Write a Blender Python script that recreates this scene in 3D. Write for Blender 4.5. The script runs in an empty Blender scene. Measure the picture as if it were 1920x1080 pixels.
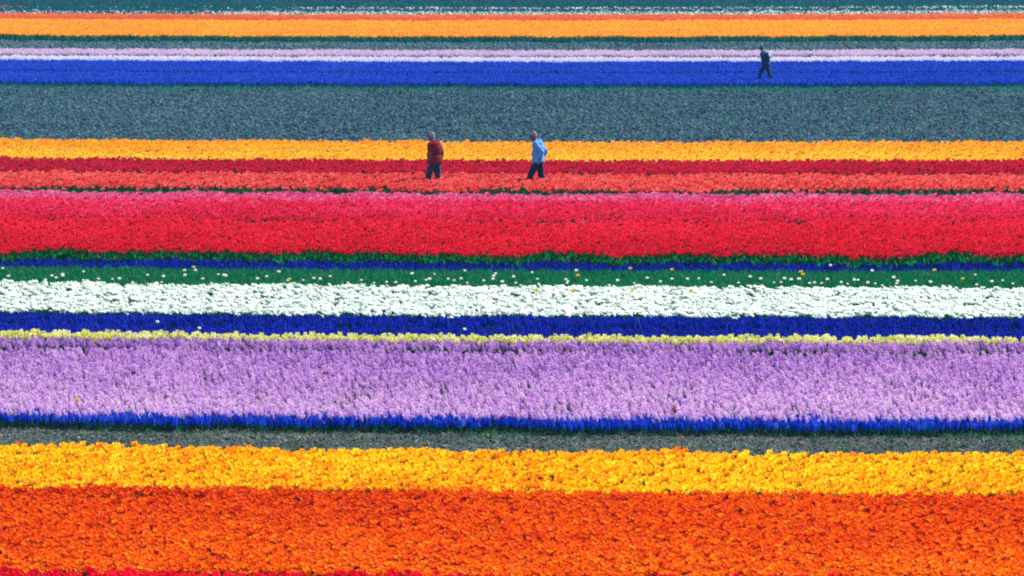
import bpy, bmesh, math, random
import numpy as np
from mathutils import Vector, Matrix, Euler, noise

random.seed(7)
SC = bpy.context.scene
COL = SC.collection

# ------------------------------------------------------------------ camera, sky, sun, exposure
F = 7000.0                    # focal length in pixels of the 1920 px wide photograph
H = 8.5                       # camera height above the field
VH = -210.0                   # row of the horizon in the photograph (above the frame)
PITCH = math.atan((540.0 - VH) / F)
cam_data = bpy.data.cameras.new('camera')
cam_data.sensor_width = 36.0
cam_data.lens = F / 1920.0 * 36.0
cam_data.clip_start = 0.5
cam_data.clip_end = 12000.0
cam = bpy.data.objects.new('camera', cam_data)
cam.location = (0, 0, H)
cam.rotation_euler = (math.pi / 2 - PITCH, 0, 0)
COL.objects.link(cam)
SC.camera = cam

SUN = Vector((0.62, 0.52, 0.68)).normalized()
EL = math.asin(SUN.z)
AZ = math.atan2(SUN.x, SUN.y)
world = bpy.data.worlds.new('World')
SC.world = world
world.use_nodes = True
wn = world.node_tree
bg = wn.nodes['Background']
sky = wn.nodes.new('ShaderNodeTexSky')
sky.sky_type = 'NISHITA'
sky.sun_disc = False
sky.sun_elevation = EL
sky.sun_rotation = AZ
sky.air_density = 1.2
sky.dust_density = 0.6
sky.ozone_density = 2.0
wn.links.new(sky.outputs[0], bg.inputs[0])
bg.inputs[1].default_value = 0.10

sd = bpy.data.lights.new('sun', 'SUN')
sd.energy = 4.6
sd.angle = math.radians(0.53)
sd.color = (1.0, 0.95, 0.87)
sun = bpy.data.objects.new('sun', sd)
sun.rotation_euler = SUN.to_track_quat('Z', 'Y').to_euler()
sun.location = SUN * 60
COL.objects.link(sun)

SC.view_settings.view_transform = 'Standard'
SC.view_settings.look = 'None'
SC.view_settings.exposure = 0.62
SC.view_settings.gamma = 1.0
SC.view_settings.use_curve_mapping = False
SC.render.engine = 'CYCLES'
SC.cycles.max_bounces = 6
SC.cycles.diffuse_bounces = 3
SC.cycles.transmission_bounces = 3
SC.cycles.volume_bounces = 0
SC.cycles.use_denoising = False
SC.cycles.filter_width = 2.0

# ------------------------------------------------------------------ helpers
CA, SA = math.cos(PITCH), math.sin(PITCH)


def ground_point(u, v, z=0.0):
    """The point at height z that the photograph shows at pixel (u, v)."""
    dx, dr, du = u - 960.0, F, 540.0 - v
    dy = CA * dr + SA * du
    dz = -SA * dr + CA * du
    t = (H - z) / -dz
    return Vector((dx * t, dy * t, z))


def project(x, y, z):
    """Arrays of world points to photograph pixels."""
    dz = z - H
    depth = y * CA - dz * SA
    upv = y * SA + dz * CA
    return 960.0 + F * x / depth, 540.0 - F * upv / depth


def bend(u, v):
    """How far a bed line at row v (taken at mid frame) sags at column u: the beds run a little askew and curve."""
    t = np.clip(u / 1920.0, -0.25, 1.25)
    a = 2.5 + np.maximum(v - 156.0, -140.0) * 0.0185
    return a * (t - 0.5) + 3.0 * (4 * t * (1 - t) - 1)


def lin(r, g, b):
    f = lambda c: c / 12.92 if c <= 0.04045 else ((c + 0.055) / 1.055) ** 2.4
    return (f(r / 255), f(g / 255), f(b / 255), 1.0)


def hash2(ix, iy, s):
    n = (ix.astype(np.int64) * 374761393 + iy.astype(np.int64) * 668265263 + s * 974711) & 0x7fffffff
    n = ((n ^ (n >> 13)) * 1274126177) & 0x7fffffff
    n = (n ^ (n >> 16)) & 0xffff
    return n / 65535.0


def noise2(x, y, s=0):
    ix, iy = np.floor(x), np.floor(y)
    fx, fy = x - ix, y - iy
    fx, fy = fx * fx * (3 - 2 * fx), fy * fy * (3 - 2 * fy)
    a, b = hash2(ix, iy, s), hash2(ix + 1, iy, s)
    c, d = hash2(ix, iy + 1, s), hash2(ix + 1, iy + 1, s)
    return (a * (1 - fx) + b * fx) * (1 - fy) + (c * (1 - fx) + d * fx) * fy


def tag(o, label=None, cat=None, group=None, kind=None):
    if label: o['label'] = label
    if cat: o['category'] = cat
    if group: o['group'] = group
    if kind: o['kind'] = kind
    return o


# ------------------------------------------------------------------ materials
def new_mat(name):
    m = bpy.data.materials.new(name)
    m.use_nodes = True
    nt = m.node_tree
    nt.nodes.clear()
    out = nt.nodes.new('ShaderNodeOutputMaterial')
    return m, nt, out


def leafy(nt, out, col_socket, trans=0.4, rough=0.6, spec=0.25):
    """Thin plant tissue: a soft front surface with light coming through from behind."""
    p = nt.nodes.new('ShaderNodeBsdfPrincipled')
    p.inputs['Roughness'].default_value = rough
    p.inputs['Specular IOR Level'].default_value = spec
    t = nt.nodes.new('ShaderNodeBsdfTranslucent')
    mx = nt.nodes.new('ShaderNodeMixShader')
    mx.inputs[0].default_value = trans
    nt.links.new(col_socket, p.inputs['Base Color'])
    nt.links.new(col_socket, t.inputs['Color'])
    nt.links.new(p.outputs[0], mx.inputs[1])
    nt.links.new(t.outputs[0], mx.inputs[2])
    nt.links.new(mx.outputs[0], out.inputs[0])


def ramp(nt, cols):
    r = nt.nodes.new('ShaderNodeValToRGB')
    el = r.color_ramp.elements
    n = len(cols)
    el[0].position, el[0].color = 0.0, cols[0]
    el[1].position, el[1].color = 1.0, cols[-1]
    for i in range(1, n - 1):
        e = el.new(i / (n - 1))
        e.color = cols[i]
    return r


def plant_mat(name, cols, trans=0.4, rough=0.6, spec=0.25):
    """Colour of each plant is picked by its own tint value."""
    m, nt, out = new_mat(name)
    a = nt.nodes.new('ShaderNodeAttribute')
    a.attribute_type = 'INSTANCER'
    a.attribute_name = 'tint'
    r = ramp(nt, [lin(*c) for c in cols])
    nt.links.new(a.outputs['Fac'], r.inputs[0])
    leafy(nt, out, r.outputs[0], trans, rough, spec)
    return m


def flat_plant_mat(name, col, trans=0.4, rough=0.6):
    m, nt, out = new_mat(name)
    n = nt.nodes.new('ShaderNodeTexNoise')
    n.inputs['Scale'].default_value = 40
    r = ramp(nt, [tuple(c * 0.85 for c in lin(*col)[:3]) + (1,), lin(*col)])
    tc = nt.nodes.new('ShaderNodeTexCoord')
    nt.links.new(tc.outputs['Object'], n.inputs['Vector'])
    nt.links.new(n.outputs[0], r.inputs[0])
    leafy(nt, out, r.outputs[0], trans, rough)
    return m


def soil_mat(name, cols, scale=6.0, bump=0.6):
    m, nt, out = new_mat(name)
    geo = nt.nodes.new('ShaderNodeNewGeometry')
    n1 = nt.nodes.new('ShaderNodeTexNoise'); n1.inputs['Scale'].default_value = scale
    n1.inputs['Detail'].default_value = 6; n1.inputs['Roughness'].default_value = 0.7
    n2 = nt.nodes.new('ShaderNodeTexNoise'); n2.inputs['Scale'].default_value = scale * 0.05
    n2.inputs['Detail'].default_value = 3
    ad = nt.nodes.new('ShaderNodeMath'); ad.operation = 'ADD'
    sb = nt.nodes.new('ShaderNodeMath'); sb.operation = 'SUBTRACT'; sb.inputs[1].default_value = 0.5
    r = ramp(nt, [lin(*c) for c in cols])
    b = nt.nodes.new('ShaderNodeBump'); b.inputs['Strength'].default_value = bump; b.inputs['Distance'].default_value = 0.05
    p = nt.nodes.new('ShaderNodeBsdfPrincipled'); p.inputs['Roughness'].default_value = 0.95
    p.inputs['Specular IOR Level'].default_value = 0.1
    for n in (n1, n2): nt.links.new(geo.outputs['Position'], n.inputs['Vector'])
    nt.links.new(n1.outputs[0], ad.inputs[0]); nt.links.new(n2.outputs[0], ad.inputs[1])
    nt.links.new(ad.outputs[0], sb.inputs[0]); nt.links.new(sb.outputs[0], r.inputs[0])
    nt.links.new(n1.outputs[0], b.inputs['Height'])
    nt.links.new(r.outputs[0], p.inputs['Base Color']); nt.links.new(b.outputs[0], p.inputs['Normal'])
    nt.links.new(p.outputs[0], out.inputs[0])
    return m


def cloth_mat(name, col, rough=0.85, sheen=0.2, scale=30, var=0.25):
    m, nt, out = new_mat(name)
    tc = nt.nodes.new('ShaderNodeTexCoord')
    n = nt.nodes.new('ShaderNodeTexNoise'); n.inputs['Scale'].default_value = scale
    n.inputs['Detail'].default_value = 4
    c = lin(*col)
    r = ramp(nt, [tuple(x * (1 - var) for x in c[:3]) + (1,), tuple(min(1, x * (1 + var)) for x in c[:3]) + (1,)])
    p = nt.nodes.new('ShaderNodeBsdfPrincipled'); p.inputs['Roughness'].default_value = rough
    p.inputs['Sheen Weight'].default_value = sheen
    p.inputs['Specular IOR Level'].default_value = 0.2
    b = nt.nodes.new('ShaderNodeBump'); b.inputs['Strength'].default_value = 0.4; b.inputs['Distance'].default_value = 0.01
    nt.links.new(tc.outputs['Object'], n.inputs['Vector']); nt.links.new(n.outputs[0], r.inputs[0])
    nt.links.new(n.outputs[0], b.inputs['Height']); nt.links.new(b.outputs[0], p.inputs['Normal'])
    nt.links.new(r.outputs[0], p.inputs['Base Color']); nt.links.new(p.outputs[0], out.inputs[0])
    return m


LEAF = plant_mat('leaf_green', [(24, 96, 60), (34, 118, 72), (50, 134, 78)], 0.5)
LEAF_DARK = plant_mat('leaf_dark_green', [(10, 96, 66), (18, 116, 76), (34, 124, 74)], 0.5)
LEAF_EMERALD = plant_mat('leaf_emerald', [(6, 112, 72), (12, 128, 80), (22, 138, 84)], 0.4)
LEAF_NAVY = plant_mat('leaf_blue_green', [(0, 78, 100), (0, 96, 112), (8, 112, 108)], 0.45)
LEAF_TEAL = plant_mat('leaf_teal', [(0, 116, 112), (6, 132, 118), (20, 140, 114)], 0.55)
SOIL = soil_mat('soil', [(48, 50, 46), (66, 70, 66), (86, 92, 88)])
SOIL_BLUE = soil_mat('soil_tilled', [(40, 66, 78), (58, 88, 98), (78, 106, 112)], 5.0)
SOIL_PATH = soil_mat('soil_path', [(50, 60, 58), (70, 80, 76), (92, 98, 90)], 9.0)
CLOD = plant_mat('clod', [(32, 58, 78), (64, 94, 108), (112, 142, 148)], 0.0, 0.95, 0.1)
CLOD_PATH = plant_mat('clod_path', [(34, 46, 52), (70, 80, 80), (160, 162, 150)], 0.0, 0.95, 0.1)


# ------------------------------------------------------------------ plant meshes
class MB:
    def __init__(self):
        self.v, self.f, self.m = [], [], []

    def face(self, pts, m):
        i = len(self.v)
        self.v += [tuple(p) for p in pts]
        self.f.append(tuple(range(i, i + len(pts))))
        self.m.append(m)

    def rings(self, rings, m, close_top=False):
        for a, b in zip(rings, rings[1:]):
            n = len(a)
            for k in range(n):
                self.face([a[k], a[(k + 1) % n], b[(k + 1) % n], b[k]], m)
        if close_top:
            self.face(rings[-1], m)

    def ring(self, c, r, n, ph=0.0, dz=0.0):
        return [(c[0] + r * math.cos(ph + 2 * math.pi * k / n), c[1] + r * math.sin(ph + 2 * math.pi * k / n),
                 c[2] + (dz if k % 2 else -dz)) for k in range(n)]

    def stem(self, p0, p1, r, m):
        self.rings([self.ring(p0, r, 3), self.ring(p1, r * 0.8, 3)], m)

    def blade(self, base, az, length, width, lean, m, segs=3):
        d = Vector((math.cos(az), math.sin(az), 0))
        s = Vector((-d.y, d.x, 0))
        prev = None
        for i in range(segs + 1):
            t = i / segs
            ang = lean * (0.4 + 1.2 * t)
            c = Vector(base) + d * (length * t * math.sin(ang)) + Vector((0, 0, length * t * math.cos(ang)))
            w = width * (math.sin(math.pi * (0.15 + 0.85 * t)) if i < segs else 0.02)
            cur = (c - s * w, c + s * w)
            if prev:
                self.face([prev[0], prev[1], cur[1], cur[0]], m)
            prev = cur

    def mesh(self, name, mats, smooth=False):
        me = bpy.data.meshes.new(name)
        me.from_pydata(self.v, [], self.f)
        for m in mats: me.materials.append(m)
        me.polygons.foreach_set('material_index', self.m)
        if smooth: me.polygons.foreach_set('use_smooth', [True] * len(self.f))
        me.update()
        return me


def tulip(rng, h, openness, size=1.0, leaves=2, tall=1.0):
    b = MB()
    hb = 0.078 * size * tall
    z0 = h - hb
    lean = (rng.uniform(-.02, .02), rng.uniform(-.02, .02))
    b.stem((0, 0, 0), (lean[0], lean[1], z0 + .004), 0.005, 1)
    for k in range(leaves):
        b.blade((0, 0, 0), rng.uniform(0, 6.28), h * rng.uniform(.62, .85), 0.024, rng.uniform(.12, .42), 1)
    r = 0.037 * size
    c = lambda z: (lean[0], lean[1], z0 + z * hb)
    ph = rng.uniform(0, 1)
    for lay in range(2):                                    # two whorls of three cupped petals
        for k in range(3):
            az = ph + (k + 0.5 * lay) * 2 * math.pi / 3
            d = Vector((math.cos(az), math.sin(az), 0)); s = Vector((-d.y, d.x, 0))
            o = Vector((lean[0], lean[1], z0))
            rr = r * (1.0 if lay else 0.92)
            op = openness * rng.uniform(.8, 1.25)
            p = [o + d * .004 + s * -.006, o + d * .004 + s * .006,
                 o + d * rr * .95 - s * rr * .78 + Vector((0, 0, hb * .38)), o + d * rr * 1.08 + Vector((0, 0, hb * .36)),
                 o + d * rr * .95 + s * rr * .78 + Vector((0, 0, hb * .38)),
                 o + d * rr * (.7 + op) - s * rr * .62 + Vector((0, 0, hb * .78)),
                 o + d * rr * (.82 + op) + Vector((0, 0, hb * .8)),
                 o + d * rr * (.7 + op) + s * rr * .62 + Vector((0, 0, hb * .78)),
                 o + d * rr * (.55 + 1.4 * op) + Vector((0, 0, hb * rng.uniform(.96, 1.05)))]
            b.face([p[0], p[3], p[2]], 0); b.face([p[0], p[1], p[3]], 0); b.face([p[1], p[4], p[3]], 0)
            b.face([p[2], p[3], p[6], p[5]], 0); b.face([p[3], p[4], p[7], p[6]], 0)
            b.face([p[5], p[6], p[8]], 0); b.face([p[6], p[7], p[8]], 0)
    return b


def hyacinth(rng, h, spike, r, rows=6, per=6, leaves=4, fl=0.02, leafw=.011):
    b = MB()
    z0 = h - spike
    b.stem((0, 0, 0), (0, 0, z0 + .01), 0.006, 1)
    b.rings([b.ring((0, 0, z0), r * .45, 5), b.ring((0, 0, z0 + spike * .5), r * .6, 5), b.ring((0, 0, h - .006), r * .2, 5)], 0, True)
    for i in range(rows):
        t = (i + .5) / rows
        z = z0 + spike * t
        rr = r * (0.55 + 0.5 * math.sin(math.pi * min(1, .25 + .72 * t)))
        for k in range(per):
            az = (k + .5 * (i % 2) + rng.uniform(-.2, .2)) * 2 * math.pi / per
            d = Vector((math.cos(az), math.sin(az), 0)); s = Vector((-d.y, d.x, 0)); up = Vector((0, 0, 1))
            o = d * rr + Vector((0, 0, z + rng.uniform(-.004, .004)))
            tip = rng.uniform(.7, 1.3) * fl
            a = rng.uniform(-.2, .7)
            n = (d * math.cos(a) + up * math.sin(a))
            w = up * math.cos(a) - d * math.sin(a)
            b.face([o - s * tip * .62, o - w * tip * .55 + n * tip * .25, o + s * tip * .62, o + w * tip * .75 + n * tip * .4], 0)
    for k in range(leaves):
        b.blade((0, 0, 0), rng.uniform(0, 6.28), h * rng.uniform(.6, .9), leafw, rng.uniform(.15, .5), 1)
    return b


def muscari(rng, h, n=4):
    b = MB()
    for q in range(n):
        x, y = rng.uniform(-.04, .04), rng.uniform(-.04, .04)
        hh = h * rng.uniform(.78, 1.0)
        sp = hh * .5
        z0 = hh - sp
        lean = (rng.uniform(-.02, .02), rng.uniform(-.02, .02))
        b.stem((x, y, 0), (x + lean[0], y + lean[1], z0), .003, 1)
        c = (x + lean[0], y + lean[1])
        ph = rng.uniform(0, 2)
        prof = [(0, .010), (.18, .019), (.34, .013), (.5, .019), (.64, .012), (.78, .015), (.9, .009), (1, .003)]
        b.rings([b.ring((c[0], c[1], z0 + sp * t), rr, 5, ph + i * .6, .002) for i, (t, rr) in enumerate(prof)], 0, True)
    for k in range(6):
        b.blade((rng.uniform(-.04, .04), rng.uniform(-.04, .04), 0), rng.uniform(0, 6.28), h * rng.uniform(.45, .8), .005, rng.uniform(.1, .6), 1, 2)
    return b


def narcissus(rng, h, r=0.042, heads=2, leaves=4):
    """Star-shaped heads turned mostly towards the sun."""
    b = MB()
    for q in range(heads):
        x, y = rng.uniform(-.05, .05), rng.uniform(-.05, .05)
        top = Vector((x * 1.5, y * 1.5, h * rng.uniform(.92, 1.0) - r * .5))
        b.stem((x, y, 0), top, .004, 1)
        az, a = math.atan2(SUN.y, SUN.x) + rng.uniform(-1.0, 1.0), rng.uniform(.45, 1.2)
        n = Vector((math.cos(az) * math.cos(a), math.sin(az) * math.cos(a), math.sin(a)))
        s = n.cross(Vector((0, 0, 1))).normalized(); w = s.cross(n)
        ph = rng.uniform(0, 1)
        for k in range(6):
            t = ph + k * math.pi / 3
            d = s * math.cos(t) + w * math.sin(t); e = n.cross(d)
            b.face([top, top + d * r * .55 - e * r * .36 + n * .004, top + d * r + n * rng.uniform(-.006, .008), top + d * r * .55 + e * r * .36 + n * .004], 0)
        c1 = [top + (s * math.cos(k * 1.2566) + w * math.sin(k * 1.2566)) * r * .2 for k in range(5)]
        c2 = [top + n * r * .4 + (s * math.cos(k * 1.2566) + w * math.sin(k * 1.2566)) * r * .3 for k in range(5)]
        b.rings([c1, c2], 2)
    for k in range(leaves):
        b.blade((rng.uniform(-.04, .04), rng.uniform(-.04, .04), 0), rng.uniform(0, 6.28), h * rng.uniform(.6, .9), .008, rng.uniform(.05, .35), 1, 2)
    return b


def tuft(rng, h, blades=8, w=.012, spread=.06, lean=.5):
    b = MB()
    for k in range(blades):
        b.blade((rng.uniform(-spread, spread), rng.uniform(-spread, spread), 0), rng.uniform(0, 6.28), h * rng.uniform(.6, 1.05), w, rng.uniform(.05, lean), 0)
    return b


def clod(rng, r=.04):
    bm = bmesh.new()
    bmesh.ops.create_icosphere(bm, subdivisions=1, radius=r)
    sx, sy, sz = rng.uniform(.7, 1.4), rng.uniform(.7, 1.3), rng.uniform(.45, .8)
    b = MB()
    for v in bm.verts:
        q = rng.uniform(.7, 1.25)
        v.co = Vector((v.co.x * sx * q, v.co.y * sy * q, v.co.z * sz * q))
    for f in bm.faces:
        b.face([v.co for v in f.verts], 0)
    bm.free()
    return b


# ------------------------------------------------------------------ scattering
def scatter_tree():
    ng = bpy.data.node_groups.new('scatter', 'GeometryNodeTree')
    ng.interface.new_socket('Geometry', in_out='INPUT', socket_type='NodeSocketGeometry')
    ng.interface.new_socket('Source', in_out='INPUT', socket_type='NodeSocketCollection')
    ng.interface.new_socket('Geometry', in_out='OUTPUT', socket_type='NodeSocketGeometry')
    N = ng.nodes
    gi, go = N.new('NodeGroupInput'), N.new('NodeGroupOutput')
    ci = N.new('GeometryNodeCollectionInfo')
    ci.inputs['Separate Children'].default_value = True
    ci.inputs['Reset Children'].default_value = True
    ip = N.new('GeometryNodeInstanceOnPoints')
    ip.inputs['Pick Instance'].default_value = True

    def attr(name, typ):
        n = N.new('GeometryNodeInputNamedAttribute')
        n.data_type = typ
        n.inputs['Name'].default_value = name
        return n.outputs['Attribute']
    L = ng.links
    L.new(gi.outputs['Geometry'], ip.inputs['Points'])
    L.new(gi.outputs['Source'], ci.inputs['Collection'])
    L.new(ci.outputs[0], ip.inputs['Instance'])
    L.new(attr('pick', 'INT'), ip.inputs['Instance Index'])
    e2r = N.new('FunctionNodeEulerToRotation')
    L.new(attr('turn', 'FLOAT_VECTOR'), e2r.inputs[0])
    L.new(e2r.outputs[0], ip.inputs['Rotation'])
    L.new(attr('size', 'FLOAT'), ip.inputs['Scale'])
    L.new(ip.outputs[0], go.inputs[0])
    return ng


TREE = scatter_tree()
TREE_IN = [s.identifier for s in TREE.interface.items_tree if s.in_out == 'INPUT' and s.name == 'Source'][0]


def source(name, meshes):
    c = bpy.data.collections.new(name + '_source')
    for i, me in enumerate(meshes):
        o = bpy.data.objects.new('%s_source_%d' % (name, i), me)
        c.objects.link(o)
    return c


def scatter(name, meshes, P, label, cat):
    """One stuff object: the plants stand at the points P = dict(x, y, z, turn, size, tint, pick)."""
    n = len(P['x'])
    me = bpy.data.meshes.new(name)
    me.vertices.add(n)
    me.vertices.foreach_set('co', np.stack([P['x'], P['y'], P['z']], 1).astype(np.float32).ravel())
    a = me.attributes.new('turn', 'FLOAT_VECTOR', 'POINT'); a.data.foreach_set('vector', P['turn'].astype(np.float32).ravel())
    a = me.attributes.new('size', 'FLOAT', 'POINT'); a.data.foreach_set('value', P['size'].astype(np.float32))
    a = me.attributes.new('tint', 'FLOAT', 'POINT'); a.data.foreach_set('value', P['tint'].astype(np.float32))
    a = me.attributes.new('pick', 'INT', 'POINT'); a.data.foreach_set('value', P['pick'].astype(np.int32))
    me.update()
    o = bpy.data.objects.new(name, me)
    COL.objects.link(o)
    md = o.modifiers.new('scatter', 'NODES')
    md.node_group = TREE
    md[TREE_IN] = source(name, meshes)
    tag(o, label, cat, kind='stuff')
    return o


TOTAL = [0]


def points(seed, v0, v1, h, density, nvar, edge=2.0, gaps=None, tint=(0.5, 0.2), patch=0.15, slope=0.0,
           size=(0.88, 1.1), tilt=0.12, margin=3.0, edge_scale=1.0, lean=(0.0, 0.0)):
    """Plants of height h in jittered rows over the ground whose tops the photograph shows between rows v0 and v1."""
    rng = np.random.default_rng(seed)
    y0 = ground_point(960, v1 + 12, h).y
    y1 = ground_point(960, v0 - 12, h).y
    pitch = 1 / math.sqrt(density)
    wmax = y1 * 960 / F + margin
    nx, ny = int(2 * wmax / pitch), int((y1 - y0) / pitch) + 1
    gx, gy = np.meshgrid(np.arange(nx), np.arange(ny))
    gx, gy = gx.ravel(), gy.ravel()
    x = (gx + .5 * (gy % 2) + rng.uniform(-.45, .45, gx.size)) * pitch - wmax
    y = y0 + (gy + rng.uniform(-.42, .42, gx.size)) * pitch
    k = np.abs(x) < y * 960 / F + margin
    x, y = x[k], y[k]
    u, v = project(x, y, h)
    vc = v
    for _ in range(2):
        vc = v - bend(u, vc)
    e0 = (noise2(x * 1.3 * edge_scale, y * 0 + seed, 3) - .5) * 2 * edge + (noise2(x * 6 * edge_scale, y * 0 + seed, 4) - .5) * edge
    e1 = (noise2(x * 1.3 * edge_scale, y * 0 + seed, 5) - .5) * 2 * edge + (noise2(x * 6 * edge_scale, y * 0 + seed, 6) - .5) * edge
    k = (vc > v0 + e0) & (vc < v1 + e1)
    if gaps is not None:
        k &= rng.uniform(0, 1, x.size) < gaps(u, vc, x, y)
    x, y, u, v, vc = x[k], y[k], u[k], v[k], vc[k]
    n = x.size
    TOTAL[0] += n
    ti = rng.normal(tint[0], tint[1], n) + (noise2(x * .5, y * .5, seed) - .5) * 2 * patch + (noise2(x * 2.2, y * 2.2, seed + 9) - .5) * patch
    ti = np.clip(ti + slope * ((vc - v0) / (v1 - v0) - .5), 0.0, 1.0)
    rz = rng.uniform(0, 6.283, n)
    ax, ay = lean[0], lean[1]                                # tilt axis in the field, turned into each plant's own frame
    turn = np.stack([rng.normal(0, tilt, n) + ax * np.cos(rz) + ay * np.sin(rz),
                     rng.normal(0, tilt, n) - ax * np.sin(rz) + ay * np.cos(rz), rz], 1)
    sz = rng.uniform(size[0], size[1], n) * (0.97 + .06 * noise2(x * 1.2, y * 1.2, seed + 2))
    return dict(x=x, y=y, z=np.zeros(n), turn=turn, size=sz, tint=ti, pick=rng.integers(0, nvar, n), u=u, v=v)


def take(P, k):
    return {a: b[k] for a, b in P.items()}


# ------------------------------------------------------------------ the setting
def sheet(name, pts, z, mat, label):
    me = bpy.data.meshes.new(name)
    me.from_pydata([(p[0], p[1], z) for p in pts], [], [tuple(range(len(pts)))])
    me.materials.append(mat)
    o = bpy.data.objects.new(name, me)
    COL.objects.link(o)
    return tag(o, label, 'ground', kind='structure')


def strip(name, v0, v1, z, mat, label):
    us = np.linspace(-300, 2220, 22)
    far = [ground_point(u, v0 + float(bend(u, v0))) for u in us]
    near = [ground_point(u, v1 + float(bend(u, v1))) for u in us]
    bm = bmesh.new()
    a = [bm.verts.new((p.x, p.y, z)) for p in far]
    b = [bm.verts.new((p.x, p.y, z)) for p in near]
    for i in range(len(us) - 1):
        bm.faces.new((b[i], b[i + 1], a[i + 1], a[i]))
    me = bpy.data.meshes.new(name)
    bm.to_mesh(me); bm.free()
    me.materials.append(mat)
    o = bpy.data.objects.new(name, me)
    COL.objects.link(o)
    return tag(o, label, 'ground', kind='structure')


sheet('ground', [(-4000, -60), (4000, -60), (4000, 6000), (-4000, 6000)], 0.0, SOIL, 'dark bare earth under the flower beds')
MEADOW = soil_mat('meadow', [(20, 72, 66), (30, 88, 72), (42, 100, 74)], 1.5)
sheet('far_field', [(-4000, 345), (4000, 345), (4000, 6000), (-4000, 6000)], 0.02, MEADOW, 'dark green fields beyond the farthest flower beds')
strip('tilled_soil', 158, 290, 0.006, SOIL_BLUE, 'wide strip of grey blue tilled soil between blue and orange beds')
strip('soil_track', 76, 106, 0.006, SOIL_BLUE, 'narrow grey soil track behind the pale pink rows')
strip('soil_path', 800, 900, 0.006, SOIL_PATH, 'bare grey earth path between blue bed and yellow tulips')


# ------------------------------------------------------------------ the beds
def R(s): return random.Random(s)


def tulip_set(seed, mat, leaf, h, opens, size=1.0, n=6, leaves=2, tall=1.0):
    r = R(seed)
    return [tulip(r, h * r.uniform(.95, 1.05), opens[i % len(opens)], size * r.uniform(.92, 1.1), leaves, tall).mesh('tulip', [mat, leaf], True) for i in range(n)]


def build(name, meshes, P, label, cat):
    return scatter(name, meshes, P, label, cat)


near_tulips = []

# nearest red and orange tulips
M_RED0 = plant_mat('petal_red_near', [(216, 0, 40), (240, 8, 48), (250, 44, 60)], 0.5)
ms = tulip_set(1, M_RED0, LEAF, .41, (.12, .2, .3))
P_red0 = points(101, 1077, 1215, .41, 120, 6, 3.0, tint=(.45, .2))
near_tulips.append(('red_tulip', ms, P_red0))
M_OR = plant_mat('petal_orange', [(214, 48, 0), (240, 88, 0), (252, 116, 0), (255, 156, 14)], 0.5)
mo = tulip_set(2, M_OR, LEAF, .41, (.35, .6, .8), .80, 6, 2, .72)


def g_orange(u, v, x, y):
    g = np.ones_like(x)
    hole = np.exp(-((v - 938 - 3 * (noise2(x * .4, y * 0, 77) - .5)) / 3.2) ** 2) * (noise2(x * 1.1, y * .4, 5) > .58)
    g -= .97 * hole
    hole2 = np.exp(-((v - 921) / 2.2) ** 2) * (noise2(x * 1.4, y * 0, 15) > .5)
    g -= .9 * hole2
    g -= .2 * (noise2(x * 1.6, y * .5, 25) > .9)
    return g


P_or = points(102, 920, 1077, .41, 260, 6, 2.5, g_orange, tint=(.50, .17), patch=.12, slope=.34)
near_tulips.append(('orange_tulip', mo, P_or))

# yellow tulips
M_YE = plant_mat('petal_yellow', [(254, 146, 0), (255, 184, 0), (255, 206, 6), (255, 226, 36)], 0.5)
my = tulip_set(3, M_YE, LEAF, .41, (.2, .35, .55), .98)


def g_yellow(u, v, x, y):
    return 1 - .5 * (noise2(x * 2, y * .8, 31) > .85)


P_ye = points(103, 843, 919, .41, 165, 6, 3.0, g_yellow, tint=(.55, .26), patch=.18)

# blue grape hyacinths in front of the lilac bed
M_BLUE = plant_mat('petal_blue', [(8, 72, 214), (24, 108, 240), (110, 160, 248)], 0.55)
mb = [muscari(R(40 + i), .25, 4).mesh('grape_hyacinth', [M_BLUE, LEAF_DARK], True) for i in range(5)]
P_mu = points(104, 773, 789, .22, 130, 5, 1.8, tint=(.45, .25), size=(.78, 1.0), tilt=.15)

# lilac hyacinths
M_LIL = plant_mat('petal_lilac', [(166, 112, 204), (218, 164, 230), (234, 192, 238), (244, 220, 242)], 0.55)
ml = [hyacinth(R(50 + i), .27, .11, .022, 5, 5, 3, .016, .008).mesh('hyacinth', [M_LIL, LEAF_DARK]) for i in range(5)]


def g_lilac(u, v, x, y):
    g = np.full_like(x, .9)
    g -= .95 * np.exp(-((v - 652) / 4.5) ** 4) * (.62 + .7 * noise2(x * .8, y * 0, 41))
    g -= .35 * (noise2(x * 2.0, y * 1.0, 42) > .72)
    return g


P_li = points(105, 636, 776, .27, 150, 5, 2.0, g_lilac, tint=(.48, .2), patch=.1, slope=.45, tilt=.16, size=(.82, 1.15), lean=(0.0, -.26))

# pale yellow row behind the lilac bed
M_PALE = plant_mat('petal_pale_yellow', [(222, 222, 90), (240, 238, 140), (250, 248, 190)], 0.45)
mp = [hyacinth(R(60 + i), .30, .12, .04, 5, 6, 4, .026).mesh('pale_hyacinth', [M_PALE, LEAF]) for i in range(5)]
P_pa = points(106, 627.5, 635, .30, 80, 5, 2.2, tint=(.5, .3), size=(.85, 1.12))

# deep blue bed
M_DEEP = plant_mat('petal_deep_blue', [(0, 42, 186), (0, 58, 212), (8, 84, 226)], 0.5)
md_ = [muscari(R(70 + i), .27, 5).mesh('deep_blue_hyacinth', [M_DEEP, LEAF_DARK], True) for i in range(5)]


def g_deep(u, v, x, y):
    return 1 - .75 * np.exp(-((v - 606) / 6.0) ** 2)


P_de = points(107, 589, 628, .27, 70, 5, 1.5, g_deep, tint=(.45, .25))

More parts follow.
